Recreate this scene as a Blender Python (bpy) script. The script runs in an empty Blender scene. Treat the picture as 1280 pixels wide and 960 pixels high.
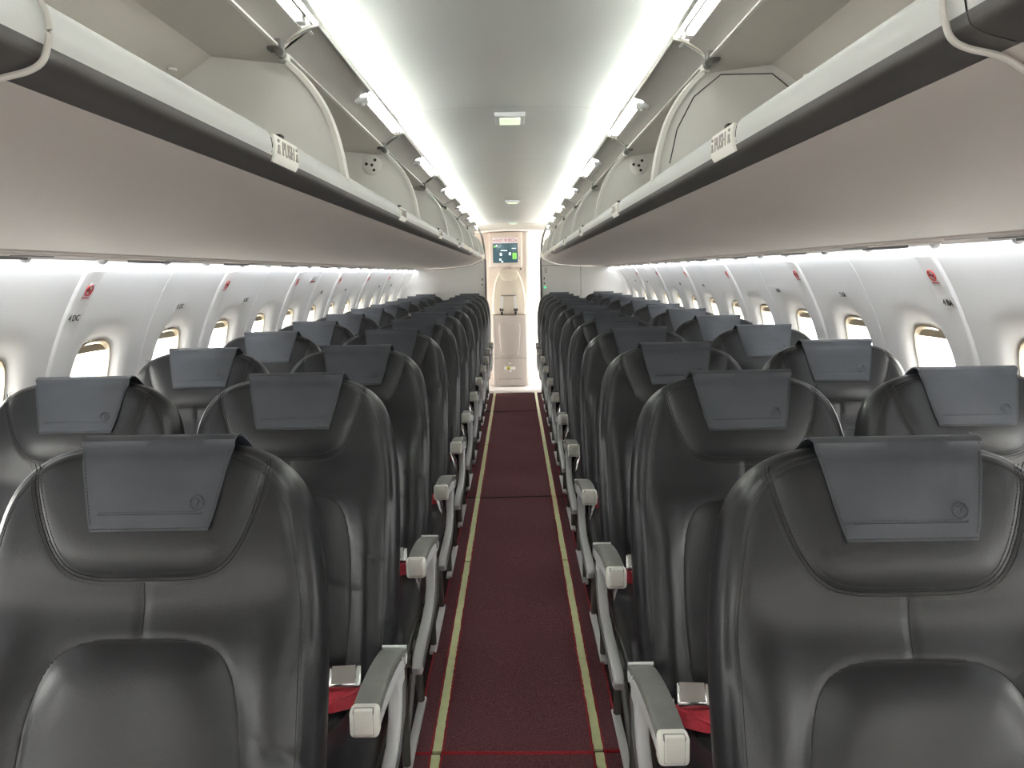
import bpy, bmesh, math, random
import numpy as np
from mathutils import Vector, Matrix
random.seed(4)
C = bpy.context.scene.collection
SC = bpy.context.scene
# ------------------------------------------------------------------ camera
EYE = 1.40
cd = bpy.data.cameras.new('camera'); cam = bpy.data.objects.new('camera', cd); C.objects.link(cam)
cd.sensor_fit = 'HORIZONTAL'; cd.sensor_width = 36; cd.lens = 36*1060/1280; cd.clip_start = .05; cd.clip_end = 100
TH = math.atan(139/1060)
cam.matrix_world = Matrix.Translation((.015, 0, EYE)) @ Matrix.Rotation(.0052, 4, 'Z') @ Matrix.Rotation(math.pi/2-TH, 4, 'X') @ Matrix.Rotation(-.018, 4, 'Z')
SC.camera = cam
# ------------------------------------------------------------------ world, exposure
w = bpy.data.worlds.new('world'); SC.world = w; w.use_nodes = True
bg = w.node_tree.nodes['Background']; bg.inputs[0].default_value = (1, .98, .96, 1); bg.inputs[1].default_value = 5.5
SC.view_settings.view_transform = 'Standard'; SC.view_settings.look = 'None'
SC.view_settings.exposure = 1.52; SC.view_settings.gamma = 1.0; SC.view_settings.use_curve_mapping = False
TUBE = 3.0      # cove tubes over the bins
WASH = 10.0       # strips behind the service units
COVE = 70.0      # hidden emitter strips added above the tubes to brighten the ceiling
DOME = .30

# ------------------------------------------------------------------ materials
def mat(name, col, rough=.5, metal=0, noise=0, nscale=40, bump=0, bscale=200, emit=None, spec=.5, col2=None, coat=0, detail=3):
    m = bpy.data.materials.new(name); m.use_nodes = True
    nt = m.node_tree; b = nt.nodes['Principled BSDF']
    b.inputs['Base Color'].default_value = (*col, 1); b.inputs['Roughness'].default_value = rough
    b.inputs['Metallic'].default_value = metal; b.inputs['Specular IOR Level'].default_value = spec
    b.inputs['Coat Weight'].default_value = coat
    tc = nt.nodes.new('ShaderNodeTexCoord')
    if noise or col2:
        n = nt.nodes.new('ShaderNodeTexNoise'); n.inputs['Scale'].default_value = nscale; n.inputs['Detail'].default_value = detail
        nt.links.new(tc.outputs['Object'], n.inputs['Vector'])
        mx = nt.nodes.new('ShaderNodeMix'); mx.data_type = 'RGBA'
        c2 = col2 or tuple(c*(1-noise) for c in col)
        mx.inputs[6].default_value = (*col, 1); mx.inputs[7].default_value = (*c2, 1)
        rp = nt.nodes.new('ShaderNodeMapRange'); rp.inputs[1].default_value = .35; rp.inputs[2].default_value = .65
        nt.links.new(n.outputs[0], rp.inputs[0]); nt.links.new(rp.outputs[0], mx.inputs[0])
        nt.links.new(mx.outputs[2], b.inputs['Base Color'])
    if bump:
        n2 = nt.nodes.new('ShaderNodeTexNoise'); n2.inputs['Scale'].default_value = bscale; n2.inputs['Detail'].default_value = 4
        nt.links.new(tc.outputs['Object'], n2.inputs['Vector'])
        bp = nt.nodes.new('ShaderNodeBump'); bp.inputs['Strength'].default_value = bump; bp.inputs['Distance'].default_value = .002
        nt.links.new(n2.outputs[0], bp.inputs['Height']); nt.links.new(bp.outputs[0], b.inputs['Normal'])
    if emit:
        b.inputs['Emission Color'].default_value = (*emit[0], 1); b.inputs['Emission Strength'].default_value = emit[1]
    return m
M = {}
M['shell'] = mat('shell_plastic', (.74, .725, .69), .42, noise=.03, nscale=3)
M['ceil'] = mat('ceiling_plastic', (.76, .775, .745), .38, noise=.02, nscale=2)
M['side'] = mat('sidewall_plastic', (.93, .92, .905), .45, noise=.02, nscale=3)
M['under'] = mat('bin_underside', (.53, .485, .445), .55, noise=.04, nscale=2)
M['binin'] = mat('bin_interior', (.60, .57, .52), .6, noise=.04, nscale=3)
M['rail'] = mat('rail_aluminium_paint', (.57, .575, .56), .35, noise=.02, nscale=4)
M['railtan'] = mat('rail_tan', (.72, .66, .58), .4)
M['darkstrip'] = mat('dark_strip', (.075, .07, .066), .45)
M['edge'] = mat('divider_edge', (.82, .81, .76), .4)
M['line'] = mat('joint_line', (.03, .03, .03), .7)
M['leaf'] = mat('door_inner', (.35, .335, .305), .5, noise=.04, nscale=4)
M['grey'] = mat('grey_metal', (.16, .16, .15), .45, .4)
M['steel'] = mat('polished_steel', (.75, .75, .74), .22, 1)
M['tube'] = mat('light_tube', (.9, .9, .9), .4, emit=((1, 1, .95), TUBE))
M['cove'] = mat('hidden_cove_glow', (.9, .9, .9), .4, emit=((.95, 1, .95), COVE))  # emission of the hidden helper strips, not of the visible tubes
M['wash'] = mat('light_strip', (.9, .9, .9), .4, emit=((.86, .93, 1), WASH))
M['dome'] = mat('dome_lens', (.6, .68, .5), .4, emit=((.85, 1, .68), DOME))
M['leather'] = mat('black_leather', (.0135, .0142, .0165), .35, noise=.18, nscale=9, bump=.12, bscale=420, spec=.45)
M['leather2'] = mat('dull_black_leather', (.013, .013, .014), .55, bump=.15, bscale=400)
M['cover'] = mat('blue_black_leather', (.050, .056, .068), .46, noise=.2, nscale=12, bump=.12, bscale=500, spec=.6)
M['thread'] = mat('dark_thread', (.012, .012, .012), .8)
M['threadlt'] = mat('grey_thread', (.04, .04, .04), .7)
M['padgrey'] = mat('armrest_pad', (.20, .205, .19), .48, noise=.1, nscale=30, bump=.1, bscale=600)
M['cap'] = mat('armrest_cap', (.93, .92, .85), .38)
M['lgrey'] = mat('light_grey_plastic', (.74, .75, .76), .38)
M['mgrey'] = mat('mid_grey_plastic', (.22, .22, .22), .45)
M['red'] = mat('red_webbing', (.42, .012, .03), .5, noise=.3, nscale=60, bump=.4, bscale=500)
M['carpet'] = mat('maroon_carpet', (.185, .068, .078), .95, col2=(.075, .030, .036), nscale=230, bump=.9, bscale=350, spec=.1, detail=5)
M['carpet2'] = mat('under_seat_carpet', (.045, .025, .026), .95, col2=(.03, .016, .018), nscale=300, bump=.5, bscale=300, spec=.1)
M['redyarn'] = mat('red_edge_yarn', (.45, .015, .025), .9, noise=.5, nscale=200)
M['glowstrip'] = mat('photoluminescent_strip', (.86, .92, .52), .4, col2=(.78, .84, .46), nscale=30)
M['win_frame'] = mat('window_frame_cream', (.56, .48, .35), .4)
M['vinyl'] = mat('vestibule_floor', (.55, .53, .50), .5, noise=.15, nscale=40)
M['beige'] = mat('vestibule_panel', (.66, .59, .53), .45, noise=.03, nscale=5)
M['cream'] = mat('cream_leather', (.66, .60, .50), .5, noise=.06, nscale=10)
M['taupe'] = mat('taupe_panel', (.50, .455, .425), .45)
M['print'] = mat('faded_print', (.40, .37, .34), .5)
M['ring'] = mat('joint_seal', (.50, .48, .44), .5)
M['white'] = mat('white_print', (.85, .84, .84), .5)
M['blackp'] = mat('black_print', (.03, .03, .03), .5)
M['redp'] = mat('red_print', (.6, .03, .03), .5)
M['mag'] = mat('magenta_print', (.45, .06, .22), .5)
M['yellow'] = mat('yellow_print', (.75, .7, .15), .5)
M['screen'] = mat('screen_blue', (.02, .05, .06), .25, emit=((.08, .14, .17), .22))
M['screeng'] = mat('screen_green', (.1, .3, .05), .3, emit=((.25, .75, .10), .5))
M['screenw'] = mat('screen_white', (.6, .6, .6), .3, emit=((.8, .95, .9), .5))
M['greenled'] = mat('green_button', (.1, .4, .2), .3, emit=((.1, .6, .3), .6))
def glass():
    m = bpy.data.materials.new('window_acrylic'); m.use_nodes = True; nt = m.node_tree
    for n in list(nt.nodes):
        if n.type == 'BSDF_PRINCIPLED': nt.nodes.remove(n)
    out = [n for n in nt.nodes if n.type == 'OUTPUT_MATERIAL'][0]
    t = nt.nodes.new('ShaderNodeBsdfTransparent'); t.inputs[0].default_value = (.96, .97, .96, 1)
    g = nt.nodes.new('ShaderNodeBsdfGlossy'); g.inputs['Roughness'].default_value = .05
    mx = nt.nodes.new('ShaderNodeMixShader')
    mx.inputs[0].default_value = .06; nt.links.new(t.outputs[0], mx.inputs[1]); nt.links.new(g.outputs[0], mx.inputs[2])
    nt.links.new(mx.outputs[0], out.inputs[0]); return m
M['glass'] = glass()

# ------------------------------------------------------------------ mesh helpers
class MB:
    def __init__(s): s.v = []; s.f = []; s.m = []
    def add(s, vs, fs, mi=0):
        o = len(s.v); s.v += [tuple(v) for v in vs]; s.f += [tuple(i+o for i in f) for f in fs]; s.m += [mi]*len(fs)
    def box(s, x0, x1, y0, y1, z0, z1, mi=0):
        s.add([(x, y, z) for z in (z0, z1) for y in (y0, y1) for x in (x0, x1)],
              [(0, 2, 3, 1), (4, 5, 7, 6), (0, 1, 5, 4), (2, 6, 7, 3), (0, 4, 6, 2), (1, 3, 7, 5)], mi)
    def prism(s, pts, a0, a1, axis='y', mi=0):
        # closed polygon extruded along an axis; pts are (x,z) for y, (y,z) for x, (x,y) for z
        n = len(pts)
        def P(p, a): return (p[0], a, p[1]) if axis == 'y' else ((a, p[0], p[1]) if axis == 'x' else (p[0], p[1], a))
        vs = [P(p, a0) for p in pts]+[P(p, a1) for p in pts]
        fs = [tuple(range(n)), tuple(range(2*n-1, n-1, -1))]+[(i, i+n, (i+1) % n+n, (i+1) % n) for i in range(n)]
        s.add(vs, fs, mi)
    def sheet(s, pts, ys, mi=0, f=None):
        # open profile (x,z) swept along y through ys
        n = len(pts); vs = []
        for y in ys:
            for x, z in pts: vs.append(f(x, y, z) if f else (x, y, z))
        fs = [(j*n+i, j*n+i+1, (j+1)*n+i+1, (j+1)*n+i) for j in range(len(ys)-1) for i in range(n-1)]
        s.add(vs, fs, mi)
    def tube(s, pts, r, n=8, mi=0, closed=False):
        pts = [Vector(p) for p in pts]; N = len(pts); vs = []; fs = []
        rr = r if isinstance(r, (list, tuple)) else [r]*N
        ref = Vector((0, 0, 1))
        for i, p in enumerate(pts):
            t = (pts[(i+1) % N]-pts[i-1]) if closed else (pts[min(i+1, N-1)]-pts[max(i-1, 0)])
            t.normalize(); u = ref.cross(t)
            if u.length < .1: u = Vector((1, 0, 0)).cross(t)
            u.normalize(); v = t.cross(u)
            for k in range(n):
                a = 2*math.pi*k/n; vs.append(p+(u*math.cos(a)+v*math.sin(a))*rr[i])
        L = N if closed else N-1
        for i in range(L):
            for k in range(n):
                j = (i+1) % N; fs.append((i*n+k, i*n+(k+1) % n, j*n+(k+1) % n, j*n+k))
        if not closed: fs += [tuple(range(n-1, -1, -1)), tuple(range((N-1)*n, N*n))]
        s.add(vs, fs, mi)
    def ribbon(s, pts, wd, nrm, width, th, mi=0):
        # flat strap through pts; wd, nrm = width and normal vectors (or lists)
        vs = []; N = len(pts)
        for i, p in enumerate(pts):
            a = Vector(wd[i] if isinstance(wd, list) else wd).normalized()*width/2
            b = Vector(nrm[i] if isinstance(nrm, list) else nrm).normalized()*th/2; p = Vector(p)
            vs += [p-a-b, p+a-b, p+a+b, p-a+b]
        fs = [(0, 1, 2, 3), tuple((N-1)*4+k for k in (3, 2, 1, 0))]
        for i in range(N-1):
            for k in range(4): fs.append((i*4+k, (i+1)*4+k, (i+1)*4+(k+1) % 4, i*4+(k+1) % 4))
        s.add(vs, fs, mi)
    def lathe(s, prof, c, ax='z', n=20, mi=0):
        vs = []
        for r, h in prof:
            for k in range(n):
                a = 2*math.pi*k/n; p = (r*math.cos(a), r*math.sin(a), h)
                if ax == 'y': p = (p[0], p[2], p[1])
                if ax == 'x': p = (p[2], p[0], p[1])
                vs.append((c[0]+p[0], c[1]+p[1], c[2]+p[2]))
        fs = [(i*n+k, i*n+(k+1) % n, (i+1)*n+(k+1) % n, (i+1)*n+k) for i in range(len(prof)-1) for k in range(n)]
        fs += [tuple(range(n)), tuple(range((len(prof)-1)*n, len(prof)*n))]
        s.add(vs, fs, mi)
    def mesh(s, name, mats, smooth=35):
        me = bpy.data.meshes.new(name); me.from_pydata(s.v, [], s.f)
        for m in (mats if isinstance(mats, (list, tuple)) else [mats]): me.materials.append(M[m] if isinstance(m, str) else m)
        me.polygons.foreach_set('material_index', s.m)
        bm = bmesh.new(); bm.from_mesh(me); bmesh.ops.recalc_face_normals(bm, faces=bm.faces); bm.to_mesh(me); bm.free()
        if smooth:
            me.polygons.foreach_set('use_smooth', [True]*len(me.polygons)); me.set_sharp_from_angle(angle=math.radians(smooth))
        me.update(); return me
    def build(s, name, mats, parent=None, smooth=35, loc=None, **kw):
        o = bpy.data.objects.new(name, s.mesh(name, mats, smooth)); C.objects.link(o)
        if parent: o.parent = parent
        if loc: o.location = loc
        for k, v in kw.items(): o[k] = v
        return o
def link(name, me, parent=None, loc=None):
    o = bpy.data.objects.new(name, me); C.objects.link(o)
    if parent: o.parent = parent
    if loc: o.location = loc
    return o
def empty(name, loc=(0, 0, 0), **kw):
    o = bpy.data.objects.new(name, None); C.objects.link(o); o.location = loc; o.empty_display_size = .05
    for k, v in kw.items(): o[k] = v
    return o
def rbox(x0, x1, y0, y1, z0, z1, r, seg=3):
    bm = bmesh.new(); bmesh.ops.create_cube(bm, size=1)
    for v in bm.verts: v.co = Vector(((x0+x1)/2+v.co.x*(x1-x0), (y0+y1)/2+v.co.y*(y1-y0), (z0+z1)/2+v.co.z*(z1-z0)))
    bmesh.ops.bevel(bm, geom=bm.edges[:], offset=r, segments=seg, affect='EDGES', profile=.5)
    vs = [v.co.copy() for v in bm.verts]; fs = [[v.index for v in f.verts] for f in bm.faces]; bm.free(); return vs, fs
def bevel_poly(pts, axis, a0, a1, r, seg=2):
    m = MB(); m.prism(pts, a0, a1, axis); bm = bmesh.new()
    vv = [bm.verts.new(v) for v in m.v]
    for f in m.f: bm.faces.new([vv[i] for i in f])
    bmesh.ops.recalc_face_normals(bm, faces=bm.faces)
    caps = [e for e in bm.edges if any(len(f.verts) == len(pts) for f in e.link_faces)]
    bmesh.ops.bevel(bm, geom=caps, offset=r, segments=seg, affect='EDGES', profile=.5)
    bm.verts.index_update()
    vs = [v.co.copy() for v in bm.verts]; fs = [[v.index for v in f.verts] for f in bm.faces]; bm.free(); return vs, fs
def smoothpts(pts, n):
    # Catmull-Rom resample
    P = [np.array(p, float) for p in pts]; P = [2*P[0]-P[1]]+P+[2*P[-1]-P[-2]]; out = []
    for i in range(1, len(P)-2):
        for k in range(n):
            t = k/n; a, b, c, d = P[i-1:i+3]
            out.append(tuple(.5*(2*b+(c-a)*t+(2*a-5*b+4*c-d)*t*t+(3*b-a-3*c+d)*t**3)))
    out.append(tuple(P[-2])); return out
_font = {}
def text_geo(txt, size):
    cu = bpy.data.curves.new('lettering', 'FONT'); cu.body = txt; cu.size = size; cu.align_x = 'CENTER'; cu.align_y = 'CENTER'
    cu.extrude = size*.02; cu.resolution_u = 3
    o = bpy.data.objects.new('lettering', cu); C.objects.link(o)
    dg = bpy.context.evaluated_depsgraph_get(); me = bpy.data.meshes.new_from_object(o.evaluated_get(dg))
    vs = [v.co.copy() for v in me.vertices]; fs = [tuple(p.vertices) for p in me.polygons]
    bpy.data.objects.remove(o); bpy.data.curves.remove(cu); bpy.data.meshes.remove(me); return vs, fs
def text_on(mb, txt, size, origin, xd, yd, mi=0):
    vs, fs = text_geo(txt, size); xd = Vector(xd).normalized(); yd = Vector(yd).normalized(); nd = xd.cross(yd); o = Vector(origin)
    mb.add([o+xd*v.x+yd*v.y+nd*v.z for v in vs], fs, mi)
def copy_tree(o, parent=None):
    c = o.copy(); C.objects.link(c)
    if parent: c.parent = parent
    for ch in [k for k in o.children]: copy_tree(ch, c)
    return c

# ------------------------------------------------------------------ cabin dimensions
YS, YP, YE = -2.6, 10.10, 10.50           # front bulkhead, aft partitions, attendant wall
PROF = [(1.095, 1.53), (1.13, 1.48), (1.165, 1.44), (1.20, 1.385), (1.245, 1.30), (1.288, 1.20), (1.32, 1.10), (1.34, 1.0), (1.35, .85), (1.345, .65), (1.32, .40), (1.27, .18), (1.20, 0.0)]
pz = np.array([p[1] for p in PROF][::-1]); px = np.array([p[0] for p in PROF][::-1])
def wx(z): return float(np.interp(z, pz, px))
_pz = np.linspace(0, 1.53, 80); _px = np.array([wx(z) for z in _pz]); _k = np.ones(7)/7; _px[3:-3] = np.convolve(_px, _k, 'valid')
def wx(z): return float(np.interp(z, _pz, _px))
WP = .585; W0 = 2.69                      # window pitch, centre of a window
def yb(k): return 2.405+WP*k

# ------------------------------------------------------------------ floor
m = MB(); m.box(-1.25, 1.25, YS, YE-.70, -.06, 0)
m.build('floor', 'carpet2', kind='structure')
m = MB(); m.box(-1.25, 1.25, 9.80, 11.75, -.06, .001)
m.build('trim_1', 'vinyl', kind='structure', label='pale grey hard floor of the rear vestibule')
cuts = [-1.0, 2.32, 5.17, 8.5, 9.80]
def wav(x, y): return .007+.0035*math.sin(y*5.1+x*2)*math.sin(y*2.3+1)+.0025*math.sin(y*9.7+x*7)
names = ['maroon aisle carpet section nearest the camera, cut off by the frame', 'long dark maroon aisle carpet section between the two nearest rows of armrests',
         'maroon aisle carpet section in the middle of the aisle, with slight ripples', 'rosy maroon aisle carpet section at the far end by the rear vestibule']
for i in range(4):
    y0, y1 = cuts[i]+.004, cuts[i+1]-.004
    r = empty('aisle_carpet', (0, (y0+y1)/2, 0), label=names[i], category='carpet', group='aisle carpet sections')
    oy = -(y0+y1)/2
    ny = max(8, int((y1-y0)/.05)); ys = [y0+(y1-y0)*k/ny for k in range(ny+1)]
    m = MB(); xs = [-.222+.444*k/12 for k in range(13)]
    m.add([(x, y+oy, wav(x, y)) for y in ys for x in xs], [(j*13+k, j*13+k+1, (j+1)*13+k+1, (j+1)*13+k) for j in range(ny) for k in range(12)])
    m.build('centre_field', 'carpet', r)
    for s in (-1, 1):
        m = MB(); xs2 = [s*(.252+.055*k/4) for k in range(5)]
        m.add([(x, y+oy, .004+wav(x, y)*.5) for y in ys for x in xs2], [(j*5+k, j*5+k+1, (j+1)*5+k+1, (j+1)*5+k) for j in range(ny) for k in range(4)])
        m.build('side_border', 'carpet', r)
        for xx in (.221, .254, .307):
            m = MB(); jj = [y0+(y1-y0)*k/(ny*4) for k in range(ny*4+1)]
            m.tube([(s*(xx+random.uniform(-.0015, .0015)), y+oy, (.004+wav(s*xx, y)*.5 if xx > .23 else wav(s*xx, y))) for y in jj], .0032, 6)
            m.build('edge_yarn', 'redyarn', r)
    for yy in (y0, y1):
        m = MB(); m.tube([(-.222+.444*k/20, yy+oy+random.uniform(-.001, .001), wav(-.222+.444*k/20, yy)) for k in range(21)], .0034, 6)
        for s in (-1, 1): m.tube([(s*.252, yy+oy, .008), (s*.307, yy+oy, .008)], .0034, 6)
        m.build('cut_edge', 'redyarn' if i in (0, 1) and yy < 3 else 'thread', r)
# photoluminescent strips
sc = [-.9, .66, 2.32, 3.98, 5.17, 6.82, 8.5, 9.80]
ordn = ['seventh', 'sixth', 'fifth', 'fourth', 'third', 'second', 'last']
for s in (-1, 1):
    for i in range(7):
        if i == 0: continue
        y0, y1 = sc[i]+.009, sc[i+1]-.009
        nm = ['', 'cut off by the frame, nearest', 'first whole length from the camera', 'second whole length from the camera', 'third whole length from the camera', 'fourth whole length from the camera', 'farthest length by the rear vestibule'][i]
        m = MB(); n = int((y1-y0)/.025); vs = []; 
        for k in range(n+1):
            y = y0+(y1-y0)*k/n; j = random.uniform(-.0018, .0018)
            vs += [(s*.2245-s*.0+j, y-(y0+y1)/2, .0105), (s*.2505+j*.5, y-(y0+y1)/2, .0105), (s*.2505+j*.5, y-(y0+y1)/2, .002), (s*.2245+j, y-(y0+y1)/2, .002)]
        fs = [(k*4+q, k*4+(q+1) % 4, (k+1)*4+(q+1) % 4, (k+1)*4+q) for k in range(n) for q in range(4)]+[(0, 1, 2, 3), (n*4+3, n*4+2, n*4+1, n*4)]
        m.add(vs, fs)
        m.build('floor_path_strip', 'glowstrip', loc=(0, (y0+y1)/2, 0), label='yellow-green floor strip, %s carpet edge, %s' % ('left' if s < 0 else 'right', nm), category='floor strip', group='yellow-green floor path strips')

# ------------------------------------------------------------------ side walls with windows
NW = 13; K0 = -8
def superell(a, hw, hh, n=3.4):
    c, s_ = math.cos(a), math.sin(a)
    r = (abs(c/hw)**n+abs(s_/hh)**n)**(-1/n); return r*c, r*s_
WZ = 1.035; HW, HH = .135, .178
NA = 56
def wall_cell(s):
    m = MB(); L = WP/2-.004; z0, z1 = .80, 1.32
    angs = [2*math.pi*(k+.5)/NA for k in range(NA)]
    def rect(a):
        c, q = math.cos(a), math.sin(a); H = (z1-WZ) if q > 0 else (WZ-z0)
        t = min(L/abs(c) if abs(c) > 1e-6 else 9, H/abs(q) if abs(q) > 1e-6 else 9); return t*c, t*q
    rings = []
    # (scale, recess outward)
    for sc_, rec in ((.985, .066), (.99, .050), (1.0, .036), (1.03, .031), (1.08, .023), (1.15, .014), (1.24, .006), (1.34, .001), (1.42, 0)):
        rings.append([(superell(a, HW, HH)[0]*sc_, superell(a, HW, HH)[1]*sc_, rec) for a in angs])
    for t in (.5, 1.0):
        rings.append([((1-t)*superell(a, HW, HH)[0]*1.42+t*rect(a)[0], (1-t)*superell(a, HW, HH)[1]*1.42+t*rect(a)[1], 0) for a in angs])
    # clamp
    vs = []
    for R_ in rings:
        for y, z, rec in R_:
            y = max(-L, min(L, y)); zz = max(z0, min(z1, WZ+z)); vs.append((s*(wx(zz)+rec+.004), y, zz))
    fs = [(i*NA+k, i*NA+(k+1) % NA, (i+1)*NA+(k+1) % NA, (i+1)*NA+k) for i in range(len(rings)-1) for k in range(NA)]
    m.add(vs, fs)
    # corner fills between last ring and the true rectangle corners
    last = (len(rings)-1)*NA
    for cy, cz in ((L, z1), (-L, z1), (-L, z0), (L, z0)):
        a = math.atan2(cz-WZ, cy) % (2*math.pi)
        k = int((a/(2*math.pi)*NA-.5)//1) % NA
        m.add([vs[last+k], vs[last+(k+1) % NA], (s*(wx(cz)+.004), cy, cz)], [(0, 1, 2)])
    ysub = [-L-.004, -L, -L+.006, -L/2, 0, L/2, L-.006, L, L+.004]; 
    def gx(x, y, z): return (x+s*(.004+(.010 if abs(y) > L+.001 else 0)), y, z)
    m.sheet([(s*wx(z), z) for z in np.linspace(1.32, 1.53, 14)], ysub, f=gx)
    m.sheet([(s*wx(z), z) for z in np.linspace(0, .80, 20)], ysub, f=gx)
    for q in (-1, 1):
        m.sheet([(s*(wx(z)+.0045), z) for z in np.linspace(.80, 1.32, 24)], [q*(L-.004), q*(L-.0002)]); m.sheet([(s*(wx(z)+.0045), z) for z in np.linspace(.80, 1.32, 24)], [q*(L-.0002), q*(L+.004)], f=lambda x, y, z: (x+s*(.0095 if abs(y) > L else 0), y, z))
    me = m.mesh('panel', 'side', 60)
    bm = bmesh.new(); bm.from_mesh(me); bmesh.ops.remove_doubles(bm, verts=bm.verts, dist=1e-5); bm.to_mesh(me); bm.free()
    me.polygons.foreach_set('use_smooth', [True]*len(me.polygons)); return me
def frame_mesh(s):
    m = MB(); vs = []; angs = [2*math.pi*k/48 for k in range(48)]
    for sc_, rec in ((1.0, .040), (.99, .035), (.965, .035), (.95, .042), (.945, .068), (.95, .080)):
        for a in angs:
            y, z = superell(a, HW, HH); z = z*sc_; vs.append((s*(wx(WZ+z)+rec), y*sc_, WZ+z))
    m.add(vs, [(i*48+k, i*48+(k+1) % 48, (i+1)*48+(k+1) % 48, (i+1)*48+k) for i in range(5) for k in range(48)])
    return m.mesh('frame', 'win_frame')
def pane_mesh(s):
    m = MB(); vs = []
    for rec in (.066, .069):
        for k in range(32):
            y, z = superell(2*math.pi*k/32, HW*.94, HH*.94); vs.append((s*(wx(WZ+z)+rec), y, WZ+z))
    m.add(vs, [tuple(range(32)), tuple(range(63, 31, -1))]+[(k, (k+1) % 32, 32+(k+1) % 32, 32+k) for k in range(32)])
    return m.mesh('pane', 'glass')
def shade_mesh(s):   # edge of the raised blind at the top of the window
    m = MB(); vs = []; pts = [superell(a, HW*.92, HH*.92) for a in np.linspace(.55, math.pi-.55, 15)]
    zb = HH*.80
    for rec in (.046, .050):
        for y, z in pts: vs.append((s*(wx(WZ+z)+rec), y, WZ+max(z, zb)))
        for y in (pts[-1][0], pts[0][0]): vs.append((s*(wx(WZ+zb)+rec), y, WZ+zb-.004))
    n = 17; m.add(vs, [tuple(range(n)), tuple(range(2*n-1, n-1, -1))]+[(k, (k+1) % n, n+(k+1) % n, n+k) for k in range(n)])
    return m.mesh('blind_edge', 'win_frame')
wn = 0
for s, nm in ((-1, 'left'), (1, 'right')):
    wall = empty('wall_'+nm, (0, 0, 0), kind='structure')
    cell = wall_cell(s); fr = frame_mesh(s); pn = pane_mesh(s); sh = shade_mesh(s)
    band = MB(); 
    zz = [1.425-(1.425-.25)*k/40 for k in range(41)]
    hwb = .052
    vs = []
    for z in zz:
        x = wx(z)+.004
        for dy, dx in ((-hwb-.006, .001), (-hwb, -.006), (-hwb+.006, -.009), (0, -.0095), (hwb-.006, -.009), (hwb, -.006), (hwb+.006, .001)): vs.append((s*(x+dx), dy, z))
    band.add(vs, [(i*7+k, i*7+k+1, (i+1)*7+k+1, (i+1)*7+k) for i in range(40) for k in range(6)]); band.add(vs[:7], [tuple(range(7))])
    bme = band.mesh('joint_cover', 'side', 50)
    for k in range(K0, NW):
        yc = W0+WP*k
        if yc+WP/2 > YP+.02: break
        link('wall_panel', cell, wall, (0, yc, 0))
        if k % 2 == 0: link('joint_cover', bme, wall, (0, yb(k)+.02, 0))
        wn += 1
        wr = empty('window_%d' % wn, (0, yc, 0), kind='structure')
        link('frame', fr, wr); link('pane', pn, wr); link('blind_edge', sh, wr)
    ylast = W0+WP*(k-1 if yc+WP/2 > YP+.02 else k)+WP/2
    m = MB(); m.sheet([(s*(wx(z)+.004), z) for z in np.linspace(0, 1.53, 40)], [ylast-.002, YP+.05])
    m.build('end_panel', 'side', wall)
# front bulkhead behind the camera
m = MB(); m.box(-1.4, 1.4, YS-.05, YS, -.06, 2.1); m.build('wall_front', 'shell', kind='structure')

# ------------------------------------------------------------------ ceiling
def cz(x): return 1.978-.034*(abs(x)/.455)**3
ce = empty('ceiling', (0, 0, 0), kind='structure')
cb = [YS, -1.2, .25, 1.67, 3.09, 4.51, 5.93, 7.35, 8.77, 10.12]
for i in range(len(cb)-1):
    y0, y1 = cb[i]+.002, cb[i+1]-.002; m = MB(); n = 20
    xs = np.linspace(-.455, .455, 25)
    def fz(x, y, z):
        t = (y-y0)/(y1-y0); return (x, y, z-.0035*math.sin(math.pi*t)**2+(.002 if t in (0, 1) else 0))
    m.sheet([(x, cz(x)) for x in xs], [y0+(y1-y0)*k/n for k in range(n+1)], f=fz)
    m.build('ceiling_panel', 'ceil', ce, 60)
m = MB(); m.sheet([(-1.35, 1.5), (-1.15, 1.75), (-.9, 1.93), (-.46, 2.04), (0, 2.06), (.46, 2.04), (.9, 1.93), (1.15, 1.75), (1.35, 1.5)], [YS, 11.75])
m.build('outer_lining', 'binin', ce, 60)
m = MB()
for s in (-1, 1): m.sheet([(s*1.40, 1.36), (s*1.35, 1.5)], [YS, YP+.05]); 
m.build('outer_lining_shoulder', 'binin', ce)
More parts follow.
